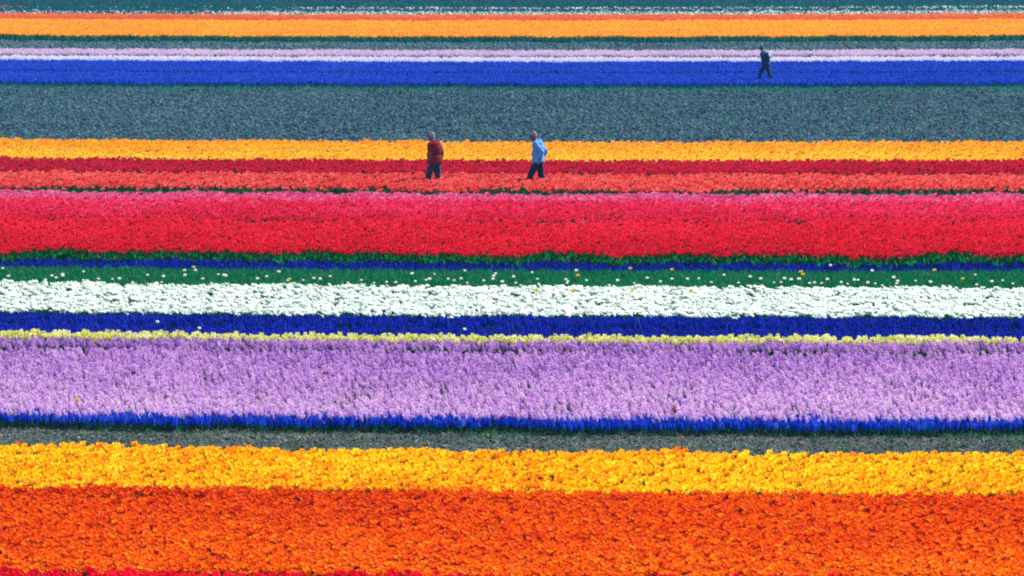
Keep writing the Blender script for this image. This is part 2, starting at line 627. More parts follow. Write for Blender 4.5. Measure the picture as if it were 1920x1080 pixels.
# white narcissus bed
M_WH = plant_mat('petal_white', [(214, 234, 228), (228, 243, 238), (240, 248, 245)], 0.6)
M_CUP = plant_mat('petal_cup', [(232, 226, 176), (240, 236, 204), (244, 242, 224)], 0.35)
mw = [narcissus(R(80 + i), .33, .042, 4).mesh('narcissus', [M_WH, LEAF_EMERALD, M_CUP]) for i in range(6)]


def g_white(u, v, x, y):
    g = np.full_like(x, .95)
    for r0 in (548, 558, 566):
        g -= .55 * np.exp(-((v - r0) / 2.2) ** 2) * (noise2(x * 1.2, y * 0, r0) > .5)
    g -= .4 * np.exp(-((v - 533) / 4.0) ** 2)
    return g


P_wh = points(108, 534, 586, .33, 64, 6, 2.0, g_white, tint=(.7, .25))
P_wh['turn'][:, 2] = np.random.default_rng(8).normal(0, .5, P_wh['x'].size)

# green leaf strip behind the white bed
mg = [tuft(R(90 + i), .24, 9, .013, .06, .35).mesh('leaf_tuft', [LEAF_EMERALD], True) for i in range(5)]
P_gr = points(109, 501, 536, .24, 60, 5, 1.0, tint=(.5, .2), patch=.1)

# low blue strip and the stems of the red bed
P_b2 = points(110, 487, 503, .2, 60, 5, 2.0, lambda u, v, x, y: .72 + 0 * x, tint=(.35, .25), size=(.6, .8))

# red and pink beds
M_RED = plant_mat('petal_red', [(214, 6, 40), (240, 16, 52), (252, 50, 80)], 0.45)
LEAF_MID = plant_mat('leaf_mid_green', [(10, 132, 70), (24, 146, 74), (60, 152, 70)], 0.5)
mr = tulip_set(4, M_RED, LEAF_MID, .41, (.12, .2, .3), leaves=3)
P_re = points(111, 414, 471, .41, 85, 6, 4.5, tint=(.5, .22), slope=-.3)
M_PINK = plant_mat('petal_hot_pink', [(222, 16, 54), (240, 30, 80), (248, 56, 108), (248, 110, 156)], 0.45)
mk = tulip_set(5, M_PINK, LEAF_DARK, .41, (.12, .2, .35))


def g_pink(u, v, x, y):
    return 1 - .9 * np.exp(-((v - 416) / 4.0) ** 2) * (noise2(x * .9, y * .3, 51) > .62) - .35 * np.exp(-((v - 411) / 7.0) ** 2)


P_pi = points(112, 374, 418, .41, 80, 6, 3.0, g_pink, tint=(.40, .18), slope=-.5)
M_LPINK = plant_mat('petal_light_pink', [(222, 60, 130), (240, 96, 156), (246, 150, 190)], 0.45)
mlp = tulip_set(6, M_LPINK, LEAF_DARK, .41, (.12, .2, .35))
P_lp = points(113, 362, 376, .42, 80, 6, 2.5, tint=(.5, .25))

# coral, crimson and yellow-orange beds
M_CORAL = plant_mat('petal_coral', [(228, 52, 54), (248, 94, 86), (254, 134, 122)], 0.45)
mc = tulip_set(7, M_CORAL, LEAF_DARK, .41, (.12, .25, .35))


def g_coral(u, v, x, y):
    return .94 - .75 * np.exp(-((v - 352) / 4.5) ** 2) * (noise2(x * .7, y * 0, 61) > .3)


P_co = points(114, 325, 353, .41, 70, 6, 1.6, g_coral, tint=(.5, .25))
M_CRIM = plant_mat('petal_crimson', [(190, 0, 50), (216, 4, 58), (232, 40, 80)], 0.5)
mcr = tulip_set(8, M_CRIM, LEAF_DARK, .42, (.12, .2, .3))


def g_crim(u, v, x, y):
    return 1 - .8 * np.exp(-((v - 323) / 2.5) ** 2) * (.5 + .5 * (noise2(x * .5, y * 0, 63) > .4))


P_cr = points(115, 300, 324, .41, 68, 6, 1.2, g_crim, tint=(.5, .25))
M_YO = plant_mat('petal_yellow_orange', [(255, 160, 24), (255, 186, 40), (255, 208, 48), (255, 222, 70)], 0.45)
myo = tulip_set(9, M_YO, LEAF_DARK, .41, (.2, .35, .5), 1.1)
P_yo = points(116, 265, 300, .41, 62, 6, 1.4, tint=(.5, .2), slope=.5, patch=.12)

# far blue bed with two pale rows behind it
M_FBLUE = plant_mat('petal_far_blue', [(8, 78, 216), (24, 104, 236), (70, 142, 244)], 0.45)
mfb = [muscari(R(120 + i), .24, 6).mesh('far_blue_hyacinth', [M_FBLUE, LEAF_TEAL], True) for i in range(4)]


def g_fblue(u, v, x, y):
    return .97 - .95 * (np.abs(v - 136) < 1.7) - .5 * np.exp(-((v - 155) / 1.5) ** 2)


P_fb = points(117, 114, 156, .24, 42, 4, .8, g_fblue, tint=(.5, .22), size=(1.0, 1.35))
M_LAV = plant_mat('petal_lavender_white', [(224, 218, 246), (236, 232, 250), (248, 244, 252)], 0.35)
mla = [hyacinth(R(130 + i), .30, .16, .05, 5, 6, 3, .034).mesh('lavender_hyacinth', [M_LAV, LEAF_TEAL]) for i in range(4)]
P_la = points(118, 108.8, 114.5, .28, 36, 4, .8, tint=(.5, .25), size=(.9, 1.2))
M_PP = plant_mat('petal_pale_pink', [(220, 188, 222), (234, 206, 230), (242, 224, 238)], 0.35)
mpp = [hyacinth(R(140 + i), .30, .16, .05, 5, 6, 3, .034).mesh('pale_pink_hyacinth', [M_PP, LEAF_TEAL]) for i in range(4)]
P_pp = points(119, 95.5, 103.2, .28, 34, 4, 1.0, tint=(.5, .25), size=(.9, 1.2))

# farthest orange bed
M_FO = plant_mat('petal_far_orange', [(255, 156, 24), (255, 184, 44), (255, 202, 70)], 0.45)
mfo = tulip_set(10, M_FO, LEAF_TEAL, .42, (.25, .4), 1.35, 4)
P_fo = points(120, 38, 66, .42, 34, 4, 1.0, tint=(.5, .25), slope=-.1)
M_FC = plant_mat('petal_far_coral', [(240, 92, 36), (248, 128, 70), (252, 172, 120)], 0.45)
mfc = tulip_set(11, M_FC, LEAF_TEAL, .42, (.2, .35), 1.35, 4)
P_fc = points(121, 27, 38.5, .42, 34, 4, .8, tint=(.4, .2), slope=-.5)

# far leaf strips
mt = [tuft(R(150 + i), .36, 10, .02, .09, .4).mesh('far_leaf_tuft', [LEAF_NAVY], True) for i in range(4)]
P_t1 = points(122, -30, 27, .3, 16, 4, 1.0, tint=(.4, .25), size=(.8, 1.2))
mfw = [narcissus(R(160 + i), .36, .06, 2, 3).mesh('far_white_flower', [M_WH, LEAF_TEAL, M_CUP]) for i in range(4)]
P_fw = points(123, 12, 27, .36, 22, 4, .8,
              lambda u, v, x, y: np.where(v > 21, .4, .04 + .22 * np.exp(-((v - 14) / 1.0) ** 2) * (u > 560)) * np.where(u < 420, .35, 1.0), tint=(.4, .3))

# clods on the soil strips, weeds and straw
mcl = [clod(R(170 + i), .05).mesh('clod', [CLOD], False) for i in range(6)]
P_c1 = points(124, 160, 285, .0, 40, 6, 0, tint=(.45, .28), patch=.1, size=(.5, 1.5), tilt=.6)
P_c2 = points(125, 77, 104, .0, 26, 6, 0, tint=(.72, .25), size=(.7, 1.9), tilt=.6)
mcp = [clod(R(180 + i), .026).mesh('path_clod', [CLOD_PATH], False) for i in range(6)]
P_c3 = points(126, 806, 880, .0, 260, 6, 0, tint=(.45, .25), patch=.1, size=(.4, 1.5), tilt=.6)
mwd = [tuft(R(190 + i), .12, 7, .006, .04, .9).mesh('weed', [LEAF], True) for i in range(4)]
P_w1 = points(127, 806, 874, .05, 40, 4, 0,
              lambda u, v, x, y: .10 + .55 * (noise2(x * .5, y * .5, 71) > .62) + .5 * (v > 862) * (noise2(x * .35, y * 0, 72) > .45), tint=(.5, .3))
STRAW = plant_mat('dry_stalk', [(120, 124, 104), (160, 160, 140), (190, 188, 170)], 0.3)
mst = [tuft(R(210 + i), .09, 5, .004, .05, 1.3).mesh('dry_stalks', [STRAW], True) for i in range(4)]
P_st = points(129, 806, 876, .03, 60, 4, 0, lambda u, v, x, y: .15 + .5 * (noise2(x * .9, y * .9, 81) > .6), tint=(.5, .3), tilt=.3)
mwt = [tuft(R(200 + i), .16, 7, .012, .07, .9).mesh('far_weed', [LEAF_TEAL], True) for i in range(4)]
P_w2 = points(128, 160, 285, .05, 10, 4, 0,
              lambda u, v, x, y: .05 + .9 * np.exp(-((v - 165) / 4.5) ** 2) + .6 * np.exp(-((v - 272) / 7.0) ** 2) * (noise2(x * .25, y * .1, 73) > .4), tint=(.5, .3))

# the 300 nearest tulips in view are objects of their own
cand = []
for bi, (nm, meshes, P) in enumerate(near_tulips):
    base_u, base_v = project(P['x'], P['y'], np.full(P['x'].size, .40))
    for i in np.nonzero((base_u > 4) & (base_u < 1916) & (base_v < 1076))[0]:
        cand.append((P['y'][i], bi, i))
cand.sort()
picked = {0: set(), 1: set()}
for _, bi, i in cand[:300]:
    picked[bi].add(int(i))
TXT = {'red_tulip': 'red tulip in the row at the bottom edge, in front of the orange tulips',
       'orange_tulip': 'orange tulip in the lowest rows of the deep orange bed, at the bottom edge'}
for bi, (nm, meshes, P) in enumerate(near_tulips):
    for i in sorted(picked[bi]):
        o = bpy.data.objects.new(nm, meshes[int(P['pick'][i])])
        COL.objects.link(o)
        o.location = (P['x'][i], P['y'][i], 0)
        o.rotation_euler = P['turn'][i]
        s = float(P['size'][i]); o.scale = (s, s, s)
        o['tint'] = float(P['tint'][i])
        tag(o, TXT[nm], 'tulip', 'red tulips along the bottom edge' if nm == 'red_tulip' else 'orange tulips along the near edge of the orange bed')
    keep = np.ones(P['x'].size, bool)
    keep[list(picked[bi])] = False
    near_tulips[bi] = (nm, meshes, take(P, keep))

build('red_tulips', ms, near_tulips[0][2], 'thin strip of red tulips along the bottom edge, widest at the left', 'tulips')
build('orange_tulips', mo, near_tulips[1][2], 'broad bed of deep orange tulips nearest the viewer, in front of yellow tulips', 'tulips')
build('yellow_tulips', my, P_ye, 'golden yellow tulips between the bare earth path and the deep orange bed', 'tulips')
build('grape_hyacinths', mb, P_mu, 'bright blue spikes with dark green stems between lilac bed and earth path', 'flowers')
build('lilac_hyacinths', ml, P_li, 'wide bed of lilac hyacinths in front of the pale yellow row', 'hyacinths')
build('pale_yellow_hyacinths', mp, P_pa, 'thin row of pale yellow blooms between deep blue and lilac beds', 'flowers')
build('deep_blue_hyacinths', md_, P_de, 'deep blue bed with a greenish middle in front of the white flowers', 'flowers')
build('white_narcissi', mw, P_wh, 'dense white flower bed between emerald leaves and deep blue bed', 'flowers')
build('emerald_leaves', mg, P_gr, 'smooth emerald green leaf strip behind the white flower bed', 'leaves')
build('blue_hyacinths', md_, P_b2, 'thin dark blue strip between the red bed and the emerald leaves', 'flowers')
build('scarlet_tulips', mr, P_re, 'scarlet red tulips with dark green stems showing in front, next to the hot pink tulips', 'tulips')
build('hot_pink_tulips', mk, P_pi, 'hot pink tulips running into the scarlet bed', 'tulips')
build('light_pink_tulips', mlp, P_lp, 'light pink tulips edging the hot pink bed behind a dark furrow', 'tulips')
build('coral_tulips', mc, P_co, 'coral tulips the two men wade through', 'tulips')
build('crimson_tulips', mcr, P_cr, 'dark crimson tulips between yellow orange and coral beds', 'tulips')
build('yellow_orange_tulips', myo, P_yo, 'yellow orange tulips in front of the wide soil strip', 'tulips')
build('cobalt_hyacinths', mfb, P_fb, 'cobalt blue bed the far walker crosses', 'flowers')
build('lavender_hyacinths', mla, P_la, 'whitish lavender row along the back of the cobalt bed', 'flowers')
build('pale_pink_hyacinths', mpp, P_pp, 'pale pink row in front of the narrow soil track', 'flowers')
build('far_orange_tulips', mfo, P_fo, 'farthest bed of light orange tulips near the top edge', 'tulips')
build('far_coral_tulips', mfc, P_fc, 'thin coral red line of tulips along the back of the farthest orange bed', 'tulips')
build('teal_leaves', mt, P_t1, 'dark teal leaf strip along the top edge', 'leaves')
build('far_white_flowers', mfw, P_fw, 'sparse white flowers behind the farthest orange bed', 'flowers')
build('soil_clods', mcl, {a: np.concatenate([P_c1[a], P_c2[a]]) for a in P_c1}, 'grey blue clods covering the tilled soil', 'clods')
build('path_clods', mcp, P_c3, 'small grey clods on the earth path in front of the yellow tulips', 'clods')
build('path_weeds', mwd, P_w1, 'low green weeds scattered on the earth path', 'weeds')
build('dry_stalks', mst, P_st, 'pale dry stalks littering the earth path', 'dry stalks')
build('soil_weeds', mwt, P_w2, 'low weeds along the edges of the tilled soil', 'weeds')
print('plants', TOTAL[0])

# ------------------------------------------------------------------ the hazy air over the field
hm, hnt, hout = new_mat('haze')
pv = hnt.nodes.new('ShaderNodeVolumePrincipled')
pv.inputs['Color'].default_value = (0.22, 0.68, 1.0, 1)
pv.inputs['Density'].default_value = 0.0002
pv.inputs['Anisotropy'].default_value = 0.0
hnt.links.new(pv.outputs[0], hout.inputs['Volume'])
bm = bmesh.new()
bmesh.ops.create_cube(bm, size=1.0, matrix=Matrix.Translation((0, 2950, 5)) @ Matrix.Diagonal((8200, 6200, 12, 1)))
hme = bpy.data.meshes.new('haze'); bm.to_mesh(hme); bm.free()
hme.materials.append(hm)
haze = bpy.data.objects.new('haze', hme)
COL.objects.link(haze)
tag(haze, 'thin bluish haze hanging over the whole field', 'haze', kind='stuff')

# ------------------------------------------------------------------ lone flowers
S_WHITE = flat_plant_mat('stray_white', (252, 254, 250), .6)
S_YEL = flat_plant_mat('stray_yellow', (255, 214, 10), .4)
S_PALEY = flat_plant_mat('stray_pale_yellow', (240, 226, 110), .4)
S_RED = flat_plant_mat('stray_red', (220, 20, 30), .4)
S_GREEN = flat_plant_mat('stray_green', (20, 110, 70), .4)
S_CORAL = flat_plant_mat('stray_coral', (240, 128, 96), .4)


def bloom(b, top, r, rng):
    """A rounded open flower head: cup of petals."""
    for lay in range(2):
        for k in range(5):
            az = k * 1.2566 + lay * .628
            d = Vector((math.cos(az), math.sin(az), 0)); s = Vector((-d.y, d.x, 0)); up = Vector((0, 0, 1))
            q = rng.uniform(.85, 1.15) * (1 if lay else .8)
            b.face([top - up * r * .8, top + d * r * .9 * q - s * r * .5 - up * r * .1, top + d * r * .8 * q + up * r * .9, top + d * r * .9 * q + s * r * .5 - up * r * .1], 0)


def stray_mesh(seed, mat, h, r):
    rng = R(seed)
    b = MB()
    lean = Vector((rng.uniform(-.03, .03), rng.uniform(-.03, .03), h - r))
    b.stem((0, 0, 0), lean, .005, 1)
    bloom(b, lean, r, rng)
    for k in range(2):
        b.blade((0, 0, 0), rng.uniform(0, 6), h * .7, .012, .3, 1)
    return b.mesh('lone_flower', [mat, S_GREEN])


WHITES = [stray_mesh(300 + i, S_WHITE, .36, .035) for i in range(4)]


def stray(name, me, u, v, label, cat, group=None, h=.36, s=1.0):
    p = ground_point(u, v, h)
    o = bpy.data.objects.new(name, me)
    COL.objects.link(o)
    o.location = (p.x, p.y, 0)
    o.rotation_euler = (0, 0, random.uniform(0, 6.28))
    o.scale = (s, s, s)
    tag(o, label, cat, group)
    return o


white_px = [(4, 497), (17, 515), (10, 521), (7, 522), (32, 520), (40, 520), (84, 519), (75, 524), (97, 514), (106, 517), (115, 516), (120, 516), (140, 520),
            (155, 503), (158, 517), (164, 523), (184, 519), (212, 514), (226, 520), (246, 523), (276, 511), (305, 517), (305, 522), (346, 503), (366, 505),
            (349, 517), (380, 517), (395, 522), (410, 505), (419, 514), (425, 517), (479, 520), (500, 515), (523, 509), (541, 521), (566, 516), (588, 519),
            (602, 522), (620, 512), (651, 520), (677, 517), (700, 521), (725, 520), (742, 524), (815, 505), (871, 504), (771, 512), (778, 520), (799, 519), (807, 524), (840, 515),
            (850, 518), (864, 519), (876, 520), (909, 520), (921, 524), (930, 509), (927, 515), (941, 528), (961, 519), (967, 525), (975, 526), (991, 527),
            (1001, 503), (1007, 517), (1011, 522), (1013, 526), (1020, 526), (1060, 521), (1066, 520), (1062, 525), (1083, 507), (1100, 521), (1121, 529),
            (1143, 529), (1162, 525), (1189, 521), (1215, 517), (1236, 524), (1262, 519), (1290, 523), (1311, 515), (1333, 521), (1356, 512), (1384, 524), (1407, 518),
            (1425, 522), (1633, 507), (1829, 508), (1610, 519), (1452, 520), (1462, 522), (1471, 523), (1484, 525), (1500, 524), (1520, 523), (1540, 523),
            (1527, 527), (1554, 523), (1576, 527), (1590, 523), (1600, 525), (1630, 528), (1640, 524), (1655, 529), (1676, 521), (1679, 526), (1687, 525),
            (1716, 518), (1743, 529), (1830, 525), (1856, 529), (1881, 520), (1900, 523)]
for i, (u, v) in enumerate(white_px):
    stray('white_flower', WHITES[i % 4], u, v, 'lone white bloom standing in the emerald leaves behind the white bed', 'flower',
          'lone white blooms in the emerald leaf strip', .36, random.uniform(.75, 1.15))
for u, v, lab in [(295, 603, 'white bloom lost in the greenish middle of the deep blue bed, towards the left'),
                  (375, 615, 'bigger white bloom low in the deep blue bed, above the pale yellow row'),
                  (872, 617, 'faint white bloom low in the deep blue bed, left of the middle'),
                  (1557, 497, 'pinkish white bloom on the thin dark blue strip, on the right')]:
    stray('white_flower', WHITES[0], u, v, lab, 'flower', 'stray white blooms in blue beds', .33, 1.0)
YEL = stray_mesh(320, S_YEL, .40, .042)
PYEL = stray_mesh(321, S_PALEY, .40, .040)
for u, v, me, lab in [
        (361, 498, PYEL, 'pale yellow bloom on the lower edge of the thin blue strip, far left'),
        (545, 520, PYEL, 'pale yellow bloom in the emerald leaves, left of the middle'),
        (1501, 506, YEL, 'upper of two bright yellow blooms close together in the emerald leaves, right'),
        (1506, 511, YEL, 'lower of two bright yellow blooms close together in the emerald leaves, right'),
        (1750, 503, PYEL, 'pale yellow bloom at the top of the emerald leaves, far right'),
        (1803, 519, PYEL, 'pale yellow bloom halfway down the emerald leaves, far right'),
        (1084, 513, YEL, 'yellow bloom right under a white one in the emerald leaves'),
        (1181, 500, YEL, 'yellow bloom on the lower edge of the thin blue strip, right of centre'),
        (1258, 502, PYEL, 'pale bloom at the top of the emerald leaves, right of centre'),
        (1006, 540, YEL, 'yellow bloom in the back edge of the white bed, near the middle'),
        (1076, 540, YEL, 'widest yellow bloom in the back edge of the white bed'),
        (1188, 539, PYEL, 'faint yellow bloom in the back edge of the white bed'),
        (1296, 541, YEL, 'rightmost yellow bloom in the back edge of the white bed'),
        (145, 745, YEL, 'single yellow bloom in the lilac bed, far left')]:
    stray('yellow_flower', me, u, v, lab, 'flower', 'stray yellow blooms', .40)
RED = stray_mesh(330, S_RED, .36, .036)
stray('red_flower', RED, 610, 698, 'lone red bloom in the middle of the lilac bed', 'flower', 'stray red blooms in lilac', .34)
stray('red_flower', RED, 1262, 768, 'lone red bloom near the front edge of the lilac bed', 'flower', 'stray red blooms in lilac', .34)
COR = stray_mesh(331, S_CORAL, .42, .045)
STRAY_OR = stray_mesh(332, flat_plant_mat('stray_orange', (255, 120, 0), .4), .46, .045)
stray('orange_flower', STRAY_OR, 32, 829, 'orange bloom rising above the back edge of the yellow tulips, far left', 'flower', None, .44)
stray('orange_flower', STRAY_OR, 188, 834, 'orange bloom rising above the back edge of the yellow tulips, second from left', 'flower', None, .44)
for k in range(16):
    u, v = random.uniform(0, 42), random.uniform(9.5, 13.5)
    stray('coral_flower', COR, u, v, 'coral bloom in the small patch in the top left corner', 'flower', 'coral blooms in the top left corner', .42, 1.05)


# ------------------------------------------------------------------ people
def v3(p): return Vector(p)


def frustum(bm, p0, r0, p1, r1, n=12):
    p0, p1 = v3(p0), v3(p1)
    d = p1 - p0
    m = Matrix.Translation((p0 + p1) / 2) @ d.to_track_quat('Z', 'Y').to_matrix().to_4x4()
    bmesh.ops.create_cone(bm, cap_ends=True, segments=n, radius1=r0, radius2=r1, depth=d.length, matrix=m)


def ball(bm, c, r, rot=None, n=12):
    r = (r, r, r) if not isinstance(r, tuple) else r
    m = Matrix.Translation(v3(c)) @ (rot.to_matrix().to_4x4() if rot else Matrix.Identity(4)) @ Matrix.Diagonal((*r, 1))
    bmesh.ops.create_uvsphere(bm, u_segments=n + 4, v_segments=n, radius=1.0, matrix=m)


def limb(bm, pts, flat_end=False):
    for i, ((p0, r0), (p1, r1)) in enumerate(zip(pts, pts[1:])):
        frustum(bm, p0, r0, p1, r1)
        ball(bm, p0, r0)
        if not (flat_end and i == len(pts) - 2):
            ball(bm, p1, r1)


def loft(bm, rings, n=20):
    """rings: (centre, radius front-back, radius side-side); side axis is Y."""
    vs = []
    for i, (c, rx, ry) in enumerate(rings):
        c = v3(c)
        t = (v3(rings[min(i + 1, len(rings) - 1)][0]) - v3(rings[max(i - 1, 0)][0])).normalized()
        s = Vector((0, 1, 0)); f = s.cross(t).normalized()
        vs.append([bm.verts.new(c + f * rx * math.cos(a) + s * ry * math.sin(a)) for a in [2 * math.pi * k / n for k in range(n)]])
    for a, b in zip(vs, vs[1:]):
        for k in range(n):
            bm.faces.new((a[k], a[(k + 1) % n], b[(k + 1) % n], b[k]))
    bm.faces.new(list(reversed(vs[0]))); bm.faces.new(vs[-1])


def fuse(bm, name, mat, parent, voxel, ratio=0.35, smooth=4, folds=0.0):
    """All shapes in bm grown together into one continuous skin."""
    bmesh.ops.recalc_face_normals(bm, faces=bm.faces)
    me = bpy.data.meshes.new(name + '_raw')
    bm.to_mesh(me); bm.free()
    t = bpy.data.objects.new(name + '_raw', me)
    COL.objects.link(t)
    r = t.modifiers.new('r', 'REMESH'); r.mode = 'VOXEL'; r.voxel_size = voxel
    s = t.modifiers.new('s', 'SMOOTH'); s.factor = 0.5; s.iterations = smooth
    d = t.modifiers.new('d', 'DECIMATE'); d.ratio = ratio
    dg = bpy.context.evaluated_depsgraph_get()
    out = bpy.data.meshes.new_from_object(t.evaluated_get(dg))
    out.name = name
    bpy.data.objects.remove(t); bpy.data.meshes.remove(me)
    if folds:
        for v in out.vertices:                                # creases running across the cloth
            p = v.co
            q = noise.noise(Vector((p.x * 5, p.y * 5, p.z * 11))) + .6 * noise.noise(Vector((p.x * 13, p.y * 13, p.z * 20 + p.x * 8)))
            v.co = p + v.normal * q * folds
    out.materials.clear(); out.materials.append(mat)
    out.polygons.foreach_set('use_smooth', [True] * len(out.polygons))
    o = bpy.data.objects.new(name, out)
    COL.objects.link(o)
    o.parent = parent
    return o


def hand(bm, wrist, dirv, side):
    """Relaxed hand: palm, four unequal curled fingers and a thumb from the side of the palm."""
    w, d = v3(wrist), v3(dirv).normalized()
    f = Vector((-1, 0, 0)); f = (f - d * f.dot(d)).normalized()      # towards the thumb
    n = d.cross(f).normalized() * side                                # palm side
    pc = w + d * .05
    frustum(bm, w, .024, w + d * .03, .03)
    for k in range(4):
        o = (k - 1.5) * .019
        limb(bm, [(w + d * .02 - f * o * .6, .016), (w + d * .09 - f * o, .013)])
        L = (.068, .078, .074, .058)[k]
        p0 = w + d * .09 - f * o
        p1 = p0 + (d + n * .25).normalized() * L * .5
        p2 = p1 + (d * .7 + n * .7).normalized() * L * .5
        limb(bm, [(p0, .0105), (p1, .0095), (p2, .008)])
    t0 = w + d * .035 + f * .025
    t1 = t0 + (d * .7 + f * .7 + n * .2).normalized() * .04
    t2 = t1 + (d + n * .3).normalized() * .03
    limb(bm, [(t0, .014), (t1, .012), (t2, .009)])


def head(bm, c, tilt):
    """Head facing -X, pitched down by tilt."""
    rot = Euler((0, -tilt, 0))
    M = rot.to_matrix()
    P = lambda x, y, z: v3(c) + M @ Vector((x, y, z))
    ball(bm, P(.012, 0, .02), (.098, .076, .098), rot, 16)
    ball(bm, P(-.022, 0, -.035), (.07, .062, .085), rot, 16)
    ball(bm, P(-.06, 0, -.092), (.026, .03, .022), rot)             # chin
    frustum(bm, P(-.085, 0, .012), .009, P(-.106, 0, -.024), .015)   # nose
    ball(bm, P(-.106, 0, -.026), .014)
    for s in (-1, 1):
        ball(bm, P(-.08, .03 * s, .028), (.018, .028, .010), rot)   # brow
        ball(bm, P(-.062, .045 * s, -.025), (.028, .022, .025), rot) # cheek
        ball(bm, P(.012, .078 * s, -.012), (.02, .010, .034), rot)  # ear
    ball(bm, P(-.083, 0, -.056), (.010, .026, .007), rot)           # lips
    ball(bm, P(-.081, 0, -.068), (.010, .022, .007), rot)
    return P


def person(name_label, loc, yaw, scale, J, look):
    root = bpy.data.objects.new('person', None)
    COL.objects.link(root)
    root.location = loc
    root.rotation_euler = (0, 0, yaw)
    root.scale = (scale,) * 3
    tag(root, name_label, 'person', 'people walking through the flower fields')
    hip, chest, neck, hd = v3(J['hip']), v3(J['chest']), v3(J['neck']), v3(J['head'])
    waist = hip.lerp(chest, .45) + v3(J.get('belly', (0, 0, 0)))
    up = hip.lerp(chest, .75)
    sh = chest.lerp(neck, .62)
    torso = [(hip + Vector((0, 0, -.09)), .10, .15), (hip, .118, .168), (waist, .112, .150), (up, .12, .162), (chest, .122, .172), (sh, .095, .175), (neck, .06, .085)]
    # body
    bm = bmesh.new()
    loft(bm, torso)
    limb(bm, [(neck + (chest - neck) * .15, .062), (hd + Vector((.02, 0, -.07)), .054)])
    P = head(bm, hd, J['tilt'])
    for s, key in ((-1, 'l'), (1, 'r')):
        hipj = hip + Vector((0, .09 * s, -.02))
        kn, an = v3(J['knee_' + key]), v3(J['ankle_' + key])
        limb(bm, [(hipj, .088), (hipj.lerp(kn, .5), .072), (kn, .053)])
        limb(bm, [(kn, .053), (kn.lerp(an, .3) + Vector((.012, 0, 0)), .053), (an, .036)])
        toe = an + v3(J.get('toe_' + key, (-.15, 0, -.05)))
        limb(bm, [(an + Vector((.03, 0, -.035)), .034), (an.lerp(toe, .6), .034), (toe, .024)])
        shj = sh + Vector((0, .19 * s, -.01))
        el, wr = v3(J['elbow_' + key]), v3(J['wrist_' + key])
        limb(bm, [(sh + Vector((0, .10 * s, .01)), .06), (shj, .056), (shj.lerp(el, .5), .046), (el, .037)])
        limb(bm, [(el, .037), (el.lerp(wr, .3), .039), (wr, .025)])
        hand(bm, wr, v3(J.get('hand_' + key, wr - el)), s)
    fuse(bm, 'body', look['skin'], root, .008, .5, 3)
    # eyes
    for s in (-1, 1):
        b = bmesh.new(); ball(b, P(-.084, .031 * s, .008), .011, None, 8)
        me = bpy.data.meshes.new('eye'); b.to_mesh(me); b.free(); me.materials.append(EYE)
        o = bpy.data.objects.new('eye', me); COL.objects.link(o); o.parent = root
    # hair or cap
    bm = bmesh.new()
    rot = Euler((0, -J['tilt'], 0))
    if look['hair_kind'] == 'short':
        ball(bm, P(.028, 0, .038), (.094, .080, .090), rot, 16)
        ball(bm, P(.05, 0, -.02), (.06, .072, .06), rot)
        fuse(bm, 'hair', look['hair'], root, .010, .5, 3)
    else:
        ball(bm, P(.02, 0, .046), (.100, .085, .084), rot, 16)
        a, bb = P(-.07, 0, .055), P(-.15, 0, .04)
        ball(bm, (a + bb) / 2, (.065, .062, .010), rot)
        fuse(bm, 'cap', look['hair'], root, .009, .5, 2)
        bm = bmesh.new()
        ball(bm, P(.052, 0, -.022), (.058, .073, .055), rot)
        fuse(bm, 'hair', look['hair2'], root, .010, .5, 3)
    # shirt
    g = look.get('loose', .022)
    bm = bmesh.new()
    hem = hip + Vector((0, 0, look.get('hem', -.04)))
    loft(bm, [(hem, .118 + g * 1.5, .17 + g * 1.4), (hip.lerp(waist, .4), .118 + g * 1.3, .168 + g * 1.3), (waist, .114 + g * 1.2, .158 + g * 1.2),
              (up, .12 + g, .166 + g), (chest, .122 + g, .174 + g), (sh, .098 + g, .180 + g * .6), (neck + Vector((0, 0, .01)), .062 + .01, .082)])
    if J.get('back'):
        ball(bm, chest + Vector((.03, 0, .03)), (.12, .16, .2))
    for s, key in ((-1, 'l'), (1, 'r')):
        shj = sh + Vector((0, .19 * s, -.01))
        el, wr = v3(J['elbow_' + key]), v3(J['wrist_' + key])
        limb(bm, [(sh + Vector((0, .10 * s, .01)), .07), (shj, .068), (shj.lerp(el, .5), .060)])
        if look['sleeve'] == 'long':
            limb(bm, [(shj.lerp(el, .5), .058), (el, .050), (el.lerp(wr, .95), .036)], True)
        else:
            limb(bm, [(shj.lerp(el, .5), .060), (shj.lerp(el, .82), .062)], True)
    fuse(bm, look['top_name'], look['top'], root, .011, .6, 3, .016)
    # trousers or shorts
    bm = bmesh.new()
    loft(bm, [(hip + Vector((0, 0, -.12)), .11, .165), (hip, .126, .178), (hip.lerp(waist, .5), .120, .165)])
    for s, key in ((-1, 'l'), (1, 'r')):
        hipj = hip + Vector((0, .09 * s, -.02))
        kn, an = v3(J['knee_' + key]), v3(J['ankle_' + key])
        if look['legs'] == 'shorts':
            limb(bm, [(hipj, .100), (hipj.lerp(kn, .5), .094), (hipj.lerp(kn, .98), .088)], True)
        else:
            limb(bm, [(hipj, .115), (hipj.lerp(kn, .5), .105), (kn, .092), (kn.lerp(an, .5), .084), (kn.lerp(an, .93), .076)], True)
    fuse(bm, 'shorts' if look['legs'] == 'shorts' else 'trousers', look['bottom'], root, .011, .6, 3, .014)
    for s, key in ((-1, 'l'), (1, 'r')):
        an = v3(J['ankle_' + key]); toe = an + v3(J.get('toe_' + key, (-.15, 0, -.05)))
        bm = bmesh.new()
        limb(bm, [(an, .046), (an + Vector((.03, 0, -.038)), .044), (an.lerp(toe, .6), .044), (toe, .034)])
        fuse(bm, 'shoe', look['shoe'], root, .009, .5, 2)
    return root, P


